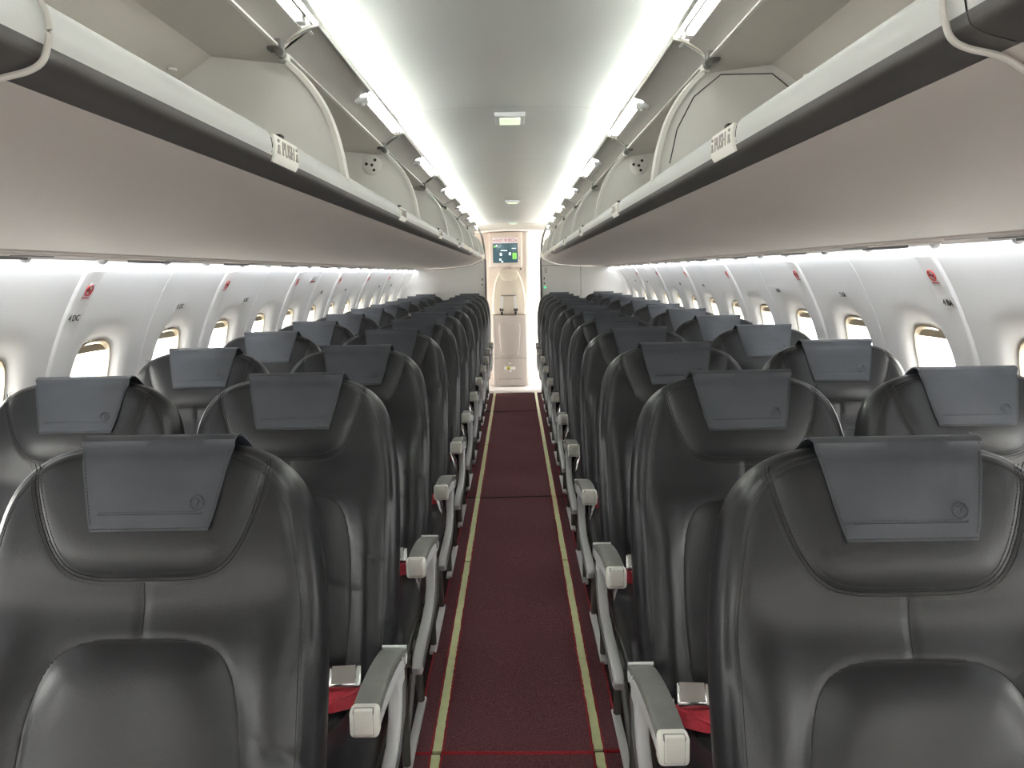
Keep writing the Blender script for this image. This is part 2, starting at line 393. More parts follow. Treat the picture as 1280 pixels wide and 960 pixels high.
# cove lip and lights
for s, nm in ((-1, 'left'), (1, 'right')):
    m = MB(); m.prism([(s*.396, 1.921), (s*.399, 1.919), (s*.401, 1.922), (s*.398, 1.924)], YS, YP, 'y')
    m.build('trim_%d' % (2 if s < 0 else 3), 'grey', kind='structure', label='thin grey cove lip along the %s side of the ceiling' % nm)
    m = MB(); m.box(s*.400 if s > 0 else -.46, .46 if s > 0 else s*.400, YS, YP, 1.9425, 1.9435)
    m.build('trim_%d' % (4 if s < 0 else 5), 'shell', kind='structure', label='cove shelf above the light tubes on the %s' % nm)
for s, nm in ((-1, 'left'), (1, 'right')):
    off = 0 if s < 0 else .16
    ords = ['nearest', 'second', 'third', 'fourth', 'fifth', 'sixth', 'seventh', 'eighth']
    q = 0
    for i in range(-2, 7):
        y0 = .46+off+1.37*i+.02; y1 = min(y0+1.33, YP-.05)
        if y1-y0 < .3: continue
        r = empty('cove_light', (s*.411, (y0+y1)/2, 1.917))
        l = 'bright white light tube above the %s overhead bins, ' % nm
        if y1 < 1.2: l += 'outside the top of the frame' if i < -1 else 'before the first one that shows'
        else: l += ords[q]+' from the camera'; q += 1
        r['label'] = l; r['category'] = 'light'; r['group'] = 'light tubes above the overhead bins'
        m = MB(); m.tube([(0, y0+.03-(y0+y1)/2, 0), (0, y1-.03-(y0+y1)/2, 0)], .0085, 10); m.build('tube', 'tube', r)
        hy = (y1-y0)/2
        for e in (-hy, hy-.03):
            m = MB(); m.box(-.009, .009, e, e+.03, -.009, .0085); m.build('lamp_holder', 'white', r)
        m = MB(); m.box(-.010, .012, -hy, hy, .0088, .0098); m.box(*sorted((s*.010, s*.012)), -hy, hy, .0098, .020); m.build('glow_blocker', 'white', r)  # opaque plate added to keep the hidden strip's light off the bins
        m = MB(); m.box(-.006, .006, -hy+.01, hy-.01, .0102, .0112); m.build('hidden_glow_strip', 'cove', r)  # added unseen emitter, throws the tube's light up onto the ceiling
# dome lights
for i, (y, lb) in enumerate(((3.25, 'square pale green ceiling light nearest the camera'), (6.98, 'second small ceiling light, halfway down the aisle'), (9.9, 'farthest small ceiling light in front of the exit sign'))):
    z = cz(0)-.008
    r = empty('ceiling_light', (.008, y, z), label=lb, category='light', group='small ceiling lights on the centre line')
    m = MB(); m.box(-.056, .056, -.085, .085, -.006, .006); m.add(*rbox(-.054, .054, -.083, .083, -.010, -.002, .003, 2)); m.build('housing', 'lgrey', r)
    m = MB(); m.add(*rbox(-.038, .038, -.06, .06, -.016, -.008, .003, 2)); m.build('lens', 'dome', r)

# ------------------------------------------------------------------ overhead bins (open)
ARC = smoothpts([(.3395, 1.600), (.346, 1.645), (.3555, 1.687), (.369, 1.728), (.388, 1.765), (.415, 1.802), (.447, 1.834)], 4)
BACK = [(.60, 1.852), (.68, 1.80), (.80, 1.735), (1.0, 1.61), (1.10, 1.51)]
UND = [(.372, 1.553), (.40, 1.536), (.45, 1.515), (.55, 1.490), (.7, 1.473), (.85, 1.465), (.945, 1.462)]
UND = smoothpts(UND, 3)
RAIL = smoothpts([(.372, 1.590), (.366, 1.606), (.352, 1.613), (.341, 1.611), (.3335, 1.602), (.331, 1.588), (.333, 1.575)], 3)
DSTR = smoothpts([(.333, 1.575), (.3365, 1.566), (.346, 1.5605), (.358, 1.557), (.372, 1.553)], 3)
def X(s, pts): return [(s*a, b) for a, b in pts]
def bin_unit(s, y0, y1, ly, tan=False, nodark=False, info=''):
    side = 'left' if s < 0 else 'right'
    r = empty('overhead_bin', (s*.6, y0, 1.5), label=info, category='overhead bin', group='open overhead bins on the %s' % side)
    ox = -s*.6
    def B(m, nm, mt, par=r, sm=40, **kw):
        m.v = [(v[0]+ox, v[1]-y0, v[2]-1.5) for v in m.v]; return m.build(nm, mt, par, sm, **kw)
    g = .0015
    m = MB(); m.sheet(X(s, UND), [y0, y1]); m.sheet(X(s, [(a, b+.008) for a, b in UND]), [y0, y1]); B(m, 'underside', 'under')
    # rail with a notch for the latch
    m = MB(); lo = RAIL
    m.sheet(X(s, lo), [y0+g, ly-.075]); m.sheet(X(s, lo), [ly+.075, y1-g])
    m.sheet(X(s, [p for p in lo if p[1] < 1.6045 or p[0] > .36]+[]), [ly-.075, ly+.075]) if False else None
    low = [(.333, 1.586), (.3315, 1.580), (.333, 1.575)]
    m.sheet(X(s, low), [ly-.075, ly+.075])
    inner = [(.372, 1.590), (.366, 1.606), (.356, 1.609), (.350, 1.604), (.352, 1.585)]
    m.sheet(X(s, inner), [ly-.075, ly+.075])
    m.sheet(X(s, [(.372, 1.553), (.372, 1.590)]), [y0, y1])
    B(m, 'rail', 'railtan' if tan else 'rail', label='tan rail' if tan else 'pale grey rail', sm=60)
    m = MB(); m.sheet(X(s, DSTR), [y0+g*.3, y1-g*.3]); B(m, 'lower_strip', 'under' if nodark else 'darkstrip', sm=60)
    # latch
    lt = MB(); lt.prism(X(s, [(.3300, 1.606), (.3275, 1.590), (.3285, 1.574), (.3335, 1.566), (.337, 1.568), (.333, 1.577), (.3315, 1.590), (.334, 1.605)]), ly-.068, ly+.064)
    lo_ = B(lt, 'latch', 'cap', label='push latch plate')
    if y0 < 5:
        tm = MB(); yd = Vector((s*.002, 0, 1)).normalized(); xd = (0, -s, 0)
        text_on(tm, 'PUSH', .029, (s*.3266, ly, 1.588), xd, yd, 0)
        for q in (-1, 1):      # small figure marks
            yy = ly+q*.052
            for a, b, h in ((.006, 1.582, .004), (.004, 1.588, .008), (.0022, 1.598, .004)):
                tm.box(min(s*.3262, s*.3286), max(s*.3262, s*.3286), yy-a, yy+a, b-h/2, b+h/2)
        B(tm, 'lettering', 'print', lo_, 0)
    m = MB(); m.box(*sorted((s*.334, s*.352)), ly-.05, ly+.06, 1.588, 1.604); m.box(*sorted((s*.338, s*.350)), ly+.0, ly+.02, 1.600, 1.616); B(m, 'latch_bolt', 'line')
    # interior
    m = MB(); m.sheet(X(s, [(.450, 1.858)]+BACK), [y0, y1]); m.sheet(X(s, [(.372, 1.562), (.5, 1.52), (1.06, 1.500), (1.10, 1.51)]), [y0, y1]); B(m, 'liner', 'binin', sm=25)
    # front edge of the bin top
    m = MB(); m.prism(X(s, [(.447, 1.856), (.4485, 1.862), (.458, 1.866), (.458, 1.858)]), y0+.02, y1-.03); B(m, 'top_edge', 'edge')
    # divider at the far end
    poly = ARC+BACK+[(1.0, 1.505), (.6, 1.51), (.38, 1.575)]
    m = MB(); m.prism(X(s, poly), y1-.014, y1-.003); dv = B(m, 'divider', 'shell', sm=0)
    m = MB(); vs = []
    for i, (a, b) in enumerate(ARC):
        t0 = ARC[max(i-1, 0)]; t1 = ARC[min(i+1, len(ARC)-1)]; d = Vector((t1[0]-t0[0], t1[1]-t0[1])).normalized(); nx, nz = -d.y, d.x
        for o_, yy in ((-.002, y1-.024), (.008, y1-.026), (.010, y1-.002), (-.002, y1)): vs.append((s*(a-(-nx)*o_*1), yy, b+nz*o_*1))
    m.add(vs, [(i*4+k, i*4+(k+1) % 4, (i+1)*4+(k+1) % 4, (i+1)*4+k) for i in range(len(ARC)-1) for k in range(4)]+[(0, 1, 2, 3)])
    B(m, 'divider_edge', 'edge', sm=50)
    # raised door leaf: wide first part, narrow second part
    def leaf(a, b, wide):
        p = [(.462, 1.866), (.440, 1.889), (.415, 1.905)]
        if wide: p += [(.398, 1.912), (.383, 1.916)]
        p = smoothpts(p, 3)
        lo_ = p; up = [(q[0]+.002, q[1]+.006) for q in p][::-1]
        return X(s, lo_+up), a, b
    m = MB()
    yy0 = y0+.0
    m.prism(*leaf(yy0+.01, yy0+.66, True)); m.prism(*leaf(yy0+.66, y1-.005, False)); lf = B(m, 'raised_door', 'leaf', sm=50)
    m = MB(); m.prism(X(s, [(.462, 1.864), (.440, 1.887), (.415, 1.903), (.398, 1.910), (.381, 1.914), (.381, 1.922), (.462, 1.872)]), yy0+.004, yy0+.012); B(m, 'door_rim', 'edge', lf)
    m = MB(); m.prism(X(s, [(.381, 1.913), (.384, 1.913), (.384, 1.923), (.381, 1.923)]), yy0+.01, yy0+.66); B(m, 'door_front_edge', 'edge', lf)
    m = MB(); m.add(*rbox(*sorted((s*.395, s*.432)), yy0+.665, yy0+.695, 1.888, 1.904, .003, 2)); m.lathe([(.006, -.008), (.006, .008)], (s*.41, yy0+.68, 1.890), 'z', 10); B(m, 'catch', 'lgrey', lf)
    # hinge bracket
    m = MB(); m.add(*rbox(*sorted((s*.442, s*.472)), y1-.068, y1-.040, 1.850, 1.872, .003, 2)); m.lathe([(.009, -.012), (.009, .012)], (s*.447, y1-.055, 1.846), 'y', 12)
    B(m, 'hinge', 'grey')
    m = MB(); m.add(*rbox(*sorted((s*.438, s*.458)), y1-.035, y1-.012, 1.836, 1.852, .003, 2)); m.lathe([(.0055, -.010), (.0055, 0)], (s*.447, y1-.036, 1.844), 'y', 10); B(m, 'hinge_bushing', 'edge')
    return r, B
inf = {-1: ['open overhead bin on the left nearest the camera, cut by the frame', 'open overhead bin on the left, second from the camera, plain divider at its far end ',
            'open overhead bin on the left, third from the camera', 'open overhead bin on the left, fourth from the camera', 'open overhead bin on the left, fifth from the camera', 'open overhead bin on the left, with tan rail, sixth from the camera', 'open overhead bin on the left, seventh from the camera', 'last open overhead bin on the left, against the rear partition']}
ordw = ['behind the camera', 'nearest the camera', 'second from the camera', 'third from the camera', 'fourth from the camera', 'fifth from the camera', 'sixth from the camera', 'seventh from the camera']
for s in (-1, 1):
    off = 0 if s < 0 else .16; side = 'left' if s < 0 else 'right'
    for i in range(-1, 7):
        y0 = .46+off+1.37*i; y1 = y0+1.37
        if i == -1: y0 = YS+.02
        if i == 6:
            y1 = YP-.02; y0 = .46+off+1.37*6
        d = {0: 'smooth divider at its far end' if s < 0 else 'divider with a dark access panel outline', 1: 'round three-hole plug on its divider'}.get(i, '')
        lab = 'open %s overhead bin %s%s' % (side, ordw[i+1] if i < 6 else 'last before the rear partition', (', '+d) if d else '')
        r, B = bin_unit(s, y0, y1, (y1-(.50 if s < 0 else .68) if i < 6 else (y0+y1)/2), tan=(i in (4, 6)), nodark=(i >= 5), info=lab)
        if i == 1:
            m = MB(); m.lathe([(.036, 0), (.036, -.003), (.033, -.005), (0.002, -.0055)], (s*.500, y1-.014, 1.800), 'y', 28); pl = B(m, 'round_plug', 'edge')
            m = MB()
            for a, b in ((0, 0), (-.02, .004), (.012, .018), (.007, -.018)): m.lathe([(.0055, 0), (.0055, -.001)], (s*.500+a, y1-.0195, 1.800+b), 'y', 10)
            B(m, 'hole', 'line', pl)
        if i == 0:
            pts = [(.372, 1.64), (.388, 1.715), (.425, 1.785), (.485, 1.832), (.60, 1.832), (.66, 1.785)] if s > 0 else None
            if pts:
                m = MB(); m.tube([(s*a, y1-.0145, b) for a, b in pts], .0014, 6); B(m, 'panel_joint', 'line')
        # small round stud under the bin top
        if i == 0:
            m = MB(); m.lathe([(.010, 0), (.010, -.004), (.004, -.006)], (s*.655, y1-.09, 1.812), 'z', 14); B(m, 'stud', 'edge')
    # channel ring at the first joint
    y = .655 if s < 0 else .640; m = MB()
    ring = [(.352, 1.617), (.337, 1.613), (.3285, 1.600), (.326, 1.587), (.328, 1.574), (.333, 1.562), (.345, 1.555), (.372, 1.548), (.40, 1.531), (.45, 1.510), (.55, 1.485)]
    ring = smoothpts(ring, 5)
    m.tube([(s*a, y, b) for a, b in ring], .0026, 8)
    m.build('joint_ring', 'ring', label='curved joint ring around the %s overhead rail near the camera' % side, category='trim')

# ------------------------------------------------------------------ service channel and units
RO = ['first', 'second', 'third', 'fourth', 'fifth', 'sixth', 'seventh', 'eighth', 'ninth', 'tenth', 'eleventh', 'twelfth']
tn = 6
for s, nm in ((-1, 'left'), (1, 'right')):
    m = MB(); ch = [(.945, 1.462), (.948, 1.467), (.956, 1.467), (.958, 1.459), (.966, 1.456), (.970, 1.460), (.978, 1.461), (1.10, 1.459), (1.125, 1.452), (1.13, 1.455), (1.125, 1.47), (1.10, 1.475)]
    m.sheet(X(s, ch), [YS, YP]); m.build('trim_%d' % tn, 'under', kind='structure', label='service channel rail under the %s bins' % nm); tn += 1
    m = MB(); m.sheet(X(s, [(1.128, 1.462), (1.134, 1.478)]), [YS, YP-.02]); m.sheet(X(s, [(1.129, 1.462), (1.135, 1.478)]), [YS, YP-.02])
    m.build('wash_light', 'wash', smooth=0, label='continuous white light strip along the top of the %s side wall' % nm, category='light')
    base = 1.225 if s < 0 else 1.125
    for i in range(0, 12):
        yc = base+.787*i-.25
        r = empty('service_unit', (s*1.04, yc, 1.458), label='reading light and vent unit under the %s bins, above the %s row from the camera' % (nm, RO[i]), category='service unit', group='service units under the %s bins' % nm)
        m = MB(); m.add(*rbox(-.06, .06, -.27, .27, -.004, .003, .002, 2)); m.build('unit_panel', 'under', r)
        m = MB(); vs = []
        pts = [(.028*math.sin(math.pi*t)*(1), -.17+.30*t) for t in np.linspace(0, 1, 13)]+[(-.006*math.sin(math.pi*t), .13-.30*t) for t in np.linspace(0, 1, 13)[1:-1]]
        m.prism([(s*a+s*.02, b) for a, b in pts], -.011, -.003, 'z'); m.build('speaker_recess', 'mgrey', r)
        m = MB(); m.add(*rbox(-.045, -.015, .0, .12, -.007, -.003, .0015, 1)) if s > 0 else m.add(*rbox(.015, .045, .0, .12, -.007, -.003, .0015, 1)); m.build('sign_panel', 'mgrey', r)
        for dy in (-.22, .20):
            m = MB(); m.lathe([(.014, 0), (.014, -.005), (.012, -.011), (.007, -.015), (.003, -.016)], (s*.066, dy, 0), 'z', 14); m.build('air_vent', 'lgrey', r)

# ------------------------------------------------------------------ wall placards
def wall_frame(s, y, z):
    # origin, x direction (reading), y direction on the curved wall, normal inward
    z2 = z+.02; x1, x2 = wx(z), wx(z2); up = Vector((s*(x2-x1), 0, .02)).normalized(); xd = Vector((0, 1 if s < 0 else -1, 0)); n = xd.cross(up)
    return Vector((s*(x1+.004), y, z))+n*.0098, xd, up, n
def plate(mb, o, xd, up, n, w_, h_, t, mi):
    vs = []
    for dn in (0, t):
        for a, b in ((-1, -1), (1, -1), (1, 1), (-1, 1)): vs.append(o+xd*a*w_/2+up*b*h_/2+n*dn)
    mb.add(vs, [(3, 2, 1, 0), (4, 5, 6, 7), (0, 1, 5, 4), (1, 2, 6, 5), (2, 3, 7, 6), (3, 0, 4, 7)], mi)
ow = ['first', 'second', 'third', 'fourth', 'fifth', 'sixth', 'seventh', 'eighth', 'ninth', 'tenth']
for s, nm in ((-1, 'left'), (1, 'right')):
    for k in range(0, 6):
        y = yb(2*k)+.022; o, xd, up, n = wall_frame(s, y, 1.372)
        m = MB(); plate(m, Vector((0, 0, 0)), xd, up, n, .048, .056, .0006, 0)
        cc = up*.006+n*.0009; rr = .0175
        ring = [cc+xd*rr*math.cos(a)+up*rr*math.sin(a) for a in np.linspace(0, 2*math.pi, 25)[:-1]]
        m.tube(ring, .0022, 6, 1, True)
        m.ribbon([cc+(xd*-.7+up*.7)*rr, cc+(xd*.7-up*.7)*rr], xd+up, n, .005, .002, 1)
        m.ribbon([cc-xd*.013, cc+xd*.010], up, n, .005, .0016, 2)
        m.ribbon([cc-xd*.020-up*.025, cc+xd*.020-up*.025], up, n, .003, .001, 1)
        m.build('no_smoking_sign', ['white', 'redp', 'blackp'], None, 0, o, label='red round no smoking sticker on the %s wall, %s from the camera' % (nm, ow[k]), category='sign', group='no smoking stickers on the walls')
    for k in range(0, 9):
        y = 2.41+.787*k; o, xd, up, n = wall_frame(s, y, 1.298); o = o-n*(.0 if k == 0 else .006)
        m = MB(); plate(m, Vector((0, 0, 0)), xd, up, n, .085, .036, .0006, 0)
        vs, fs = text_geo('%d %s' % (4+k, 'DC' if s < 0 else 'BA'), .027)
        m.add([xd*v.x+up*v.y+n*(v.z+.001) for v in vs], fs, 1)
        m.build('row_placard', ['side', 'blackp'], None, 0, o, label='small placard reading %d %s on the %s wall, %s from the camera' % (4+k, 'DC' if s < 0 else 'BA', nm, ow[k]), category='sign', group='row placards on the walls')
o, xd, up, n = wall_frame(-1, 5.13, 1.385)
m = MB(); plate(m, Vector((0, 0, 0)), xd, up, n, .13, .05, .001, 0); plate(m, -up*.012+n*.001, xd, up, n, .11, .008, .001, 1)
m.build('exit_row_sign', ['white', 'redp'], None, 0, o, label='wide white sticker with a red stripe high on the left wall', category='sign')

# ------------------------------------------------------------------ aft partitions and vestibule
for s, nm in ((-1, 'left'), (1, 'right')):
    und = [(a, b) for a, b in UND if a > .37]
    inner = .325
    low = [(inner, 0), (inner, 1.555)]+[(a, b-.002) for a, b in und]+[(1.0, 1.460), (1.125, 1.455)]+[(wx(z), z) for z in np.linspace(1.44, .02, 20)]
    wl = empty('trim_%d' % tn, (0, YP, 0), kind='structure', label='rear cabin partition on the %s of the aisle' % nm); tn += 1
    m = MB(); m.prism(X(s, low), 0, .03); m.build('partition_panel', 'shell', wl, 0)
    m = MB()
    up_ = ARC[:]+[(.452, 1.87), (.40, 1.94), (.60, 1.95), (1.0, 1.8), (1.25, 1.5), (1.0, 1.462), (.38, 1.55)]
    m.prism(X(s, [(.3395, 1.6)]+up_[1:]), .0, .03); m.build('bin_end_panel', 'shell', wl, 0)
    m = MB(); tr = [(.395, 1.945), (.385, 1.92), (.365, 1.87), (.345, 1.81), (.332, 1.74), (.325, 1.67), (.322, 1.60), (.322, 1.555)]
    tr = smoothpts(tr, 3); vs = []
    for i, (a, b) in enumerate(tr): vs += [(s*a, -.035, b), (s*(a+.022), -.035, b), (s*(a+.022), .045, b), (s*a, .045, b)]
    m.add(vs, [(i*4+k, i*4+(k+1) % 4, (i+1)*4+(k+1) % 4, (i+1)*4+k) for i in range(len(tr)-1) for k in range(4)]+[(0, 1, 2, 3)])
    m.box(*sorted((s*.315, s*.337)), -.012, .045, 0, 1.56); m.build('edge_trim', 'grey', wl, 40)
    # joints and fittings
    m = MB()
    if s > 0:
        m.box(.34, .97, -.001, .002, 1.474, 1.479); m.box(.795, .80, -.001, .002, .5, 1.474); m.box(.335, .34, -.001, .002, .4, 1.474)
    else:
        m.tube([(s*a, -.001, b-.006) for a, b in und], .003, 6)
    m.build('panel_joint', 'line', wl, 0)
    m = MB(); m.box(*sorted((s*.36, s*.375)), -.006, 0, 1.26, 1.275); m.box(*sorted((s*.36, s*.372)), -.006, 0, 1.315, 1.34); m.build('switch', 'line', wl, 0)
    m = MB()
    m.box(*sorted((s*.358, s*.385)), -.004, 0, 1.21, 1.235); m.build('indicator', 'greenled' if s > 0 else 'lgrey', wl, 0)
    if s > 0:
        m = MB(); m.box(.37, .40, -.003, 0, 1.39, 1.455); m.build('notice', 'taupe', wl, 0)
# vestibule ceiling and arch
m = MB(); xs = np.linspace(-1.3, 1.3, 27)
arch = [(x, 1.905-.02*(x/.5)**2 if abs(x) < .5 else 1.885-.25*((abs(x)-.5)/.8)**1.5) for x in xs]
m.sheet(arch, [YP+.03, 11.75]); hd = [(x, z) for x, z in arch if abs(x) < .55]
top = [(x, 2.02) for x, z in hd][::-1]; m.prism(hd+top, YP+.02, YP+.05)
m.build('trim_%d' % tn, 'beige', kind='structure', label='beige arched header and ceiling of the rear vestibule'); tn += 1
# attendant wall
m = MB(); m.box(-.300, .155, YE, YE+.05, 0, 1.90); m.box(-1.3, -.300, YE+.06, YE+.10, 0, 1.9)
m.build('wall_back', 'beige', kind='structure')
m = MB(); m.add(*rbox(.150, .186, YE-.01, YE+.06, 0, 1.90, .004, 2)); m.build('trim_%d' % tn, 'shell', kind='structure', label='cream corner post beside the attendant wall'); tn += 1
m = MB(); m.box(.186, 1.30, 11.25, 11.30, 0, 1.90); m.box(.186, .20, YE+.06, 11.25, 0, 1.9)
m.build('wall_rear_service', 'shell', kind='structure')
m = MB(); m.box(.19, 1.25, 11.235, 11.25, 1.800, 1.812); m.box(.19, 1.25, 11.235, 11.25, .02, .032); m.build('trim_%d' % tn, 'taupe', kind='structure'); tn += 1
# left side wall of the vestibule, right side has the open doorway
m = MB(); m.box(-1.33, -1.29, YP+.05, YP+.1, 0, 1.9); m.box(-1.33, -1.29, 10.62, 11.75, 0, 1.9); m.box(1.29, 1.33, YP+.05, YP+.16, 0, 1.9); m.box(1.29, 1.33, 11.2, 11.75, 0, 1.9); m.box(1.29, 1.33, YP+.16, 11.2, 1.82, 1.9)
m.box(-1.33, 1.33, 11.75, 11.8, 0, 2.0)
m.build('wall_vestibule', 'shell', kind='structure')
# header unit with exit sign and screen
yE = YE-.001
r = empty('control_panel_housing', (-.075, yE, 1.5), label='beige housing above the crew seat, holding exit sign and touch screen', category='panel')
m = MB(); m.add(*rbox(-.215, .185, -.035, 0, -.025, .395, .010, 3)); m.build('housing', 'beige', r)
m = MB(); m.lathe([(.006, 0), (.006, -.004)], (.155, -.036, .068), 'y', 12); m.lathe([(.004, 0), (.004, -.004)], (.155, -.036, .095), 'y', 12); m.build('knob', 'blackp', r)
r = empty('exit_sign', (-.092, yE-.036, 1.792), label='white exit sign with magenta lettering and arrows above the touch screen', category='sign')
m = MB(); m.box(-.155, .155, -.008, 0, -.034, .034); m.build('sign_board', 'white', r, 0)
m = MB(); text_on(m, 'EXIT 非常口', .044, (0, -.0095, -.001), (1, 0, 0), (0, 0, 1))
for q in (-1, 1): m.prism([(q*.146, 0), (q*.128, .012), (q*.128, -.012)], -.010, -.008, 'y')
m.build('lettering', 'mag', r, 0)
r = empty('touch_screen', (-.092, yE-.036, 1.64), label='dark blue-green touch screen with white icons and green battery bars', category='screen')
m = MB(); m.add(*rbox(-.152, .152, -.006, 0, -.118, .118, .003, 2)); m.build('screen_glass', 'screen', r)
m = MB()
for a, b, w_, h_ in ((-.04, .03, .03, .008), (-.0, .03, .045, .008), (-.055, -.015, .024, .032), (.055, -.010, .024, .032), (-.062, -.078, .022, .024), (-.04, -.105, .022, .018), (-.105, .088, .016, .018), (.105, .055, .05, .006)):
    m.box(a-w_/2, a+w_/2, -.0075, -.006, b-h_/2, b+h_/2)
m.build('icons', 'screenw', r, 0)
m = MB()
for a in (.098, .125): m.box(a-.010, a+.010, -.0075, -.006, -.075, .0)
m.box(-.14, -.115, -.0075, -.006, .07, .085); m.build('level_bars', 'screeng', r, 0)
# crew seat
r = empty('crew_seat', (-.058, yE, .89), label='cream folded crew seat with harness on the rear wall facing the aisle', category='seat')
out = smoothpts([(.20, .005), (.205, .10), (.195, .25), (.165, .40), (.125, .50), (.09, .54), (0, .552)], 4)
pl = [(a, b) for a, b in out]+[(-a, b) for a, b in out[::-1][1:]]
v_, f_ = bevel_poly(pl, 'y', -.07, 0, .016, 3); m = MB(); m.add(v_, f_); m.build('backrest', 'cream', r)
v_, f_ = bevel_poly(smoothpts([(-.115, .53), (-.10, .46), (-.07, .425), (0, .42), (.07, .425), (.10, .46), (.115, .53)], 3), 'y', -.085, -.06, .008, 2); m = MB(); m.add(v_, f_); m.build('headrest', 'cream', r)
m = MB(); m.box(-.10, .085, -.078, -.069, .228, .236); m.build('strap_slot', 'thread', r, 0)
for q in (-1, 1):
    m = MB(); m.ribbon([(q*.075-.005, -.078, .23), (q*.083-.005, -.088, .12), (q*.085-.005, -.090, .05)], (1, 0, 0), (0, 1, 0), .03, .004); st = m.build('harness_strap', 'lgrey', r)
    m = MB(); m.add(*rbox(q*.087-.03, q*.087+.02, -.105, -.085, .045, .085, .004, 2)); m.build('buckle', 'steel', st)
    m = MB(); m.add(*rbox(q*.085-.018, q*.085+.008, -.10, -.08, .0, .04, .004, 2)); m.build('strap_end', 'blackp', st)
m = MB(); m.lathe([(.012, 0), (.012, -.05), (.005, -.055)], (.15, -.0, .555), 'y', 12); m.build('hook', 'blackp', r)
r = empty('seat_box', (-.058, yE, 0), label='taupe seat box with folded seat pan below the crew seat', category='cabinet')
m = MB(); m.add(*rbox(-.205, .205, -.09, 0, .01, .885, .006, 2)); m.build('cabinet_body', 'taupe', r)
v_, f_ = bevel_poly(smoothpts([(-.10, .40), (-.125, .60), (-.13, .74), (-.11, .79), (0, .795), (.11, .79), (.13, .74), (.125, .60), (.10, .40), (0, .385)], 3), 'y', -.102, -.085, .008, 2); m = MB(); m.add(v_, f_); m.build('folded_seat_pan', 'taupe', r)
m = MB(); m.box(-.205, .205, -.0915, -.088, .352, .358); m.box(-.178, -.175, -.0915, -.088, .02, .87); m.build('door_joint', 'mgrey', r, 0)
m = MB(); m.prism([(-.14, .10), (-.085, .165), (.085, .165), (.14, .10)], -.094, -.089); m.build('toe_recess', 'mgrey' if False else 'taupe', r, 0); 
m = MB(); m.box(-.14, .14, -.097, -.09, .095, .101); m.build('recess_lip', 'mgrey', r, 0)
m = MB(); m.box(-.075, -.04, -.0935, -.09, .215, .255); m.box(-.005, .065, -.0935, -.09, .215, .250); m.box(-.02, .01, -.0935, -.09, .285, .30); m.box(-.015, .02, -.0935, -.09, .185, .208); m.build('notice', 'white', r, 0)
m = MB(); m.lathe([(.024, 0), (.024, -.003)], (-.020, -.092, .235), 'y', 16); m.build('warning_mark', 'yellow', r)
m = MB(); m.prism([(-.030, .222), (-.010, .222), (-.020, .248)], -.0965, -.095); m.build('warning_symbol', 'blackp', r, 0)

# ------------------------------------------------------------------ seats
A = np.array([0, -.336, -.942]); Nn = np.array([0, -.942, .336])
def SP(w_, s_, d): return np.array([w_, .4, 1.174])+A*s_+Nn*d
OUT = smoothpts([(0, .020), (.05, .0205), (.10, .0235), (.14, .033), (.170, .049), (.195, .075), (.210, .106), (.2195, .145), (.228, .19), (.235, .25), (.238, .34), (.238, .48), (.235, .60), (.228, .70), (.220, .76)], 5)
HEAD = smoothpts([(.172, .028), (.166, .07), (.154, .115), (.138, .155), (.120, .183), (.098, .199), (.07, .206), (.035, .2075), (0, .2075)], 5)
LUM = smoothpts([(0, .292), (.05, .2925), (.08, .296), (.108, .308), (.128, .332), (.142, .375), (.151, .44), (.154, .53), (.150, .62), (.140, .685), (.118, .722), (.08, .735), (.04, .738), (0, .738)], 4)
def mirror(pts): return [(-a, b) for a, b in pts[::-1]][:-1]+list(pts) if abs(pts[0][0]) < 1e-6 else list(pts)+[(-a, b) for a, b in pts[::-1]][1:]
def pdist(Q, poly):
    P = np.array(poly); best = np.full(len(Q), 9.)
    for i in range(len(P)-1):
        a, b = P[i], P[i+1]; ab = b-a; L2 = max(ab@ab, 1e-12); t = np.clip(((Q-a)@ab)/L2, 0, 1)
        best = np.minimum(best, np.linalg.norm(Q-(a+t[:, None]*ab), axis=1))
    return best
def inpoly(Q, poly):
    P = np.array(poly); n = len(P); c = np.zeros(len(Q), bool); j = n-1
    for i in range(n):
        cond = ((P[i, 1] > Q[:, 1]) != (P[j, 1] > Q[:, 1]))
        with np.errstate(divide='ignore', invalid='ignore'): xx = (P[j, 0]-P[i, 0])*(Q[:, 1]-P[i, 1])/(P[j, 1]-P[i, 1])+P[i, 0]
        c ^= cond & (Q[:, 0] < xx); j = i
    return c
OUTf = mirror(OUT); HEADf = [(-a, b) for a, b in HEAD]+HEAD[::-1][1:]; LUMc = LUM+[(-a, b) for a, b in LUM[::-1]][1:-1]
def sstep(x, a, b): t = np.clip((x-a)/(b-a), 0, 1); return t*t*(3-2*t)
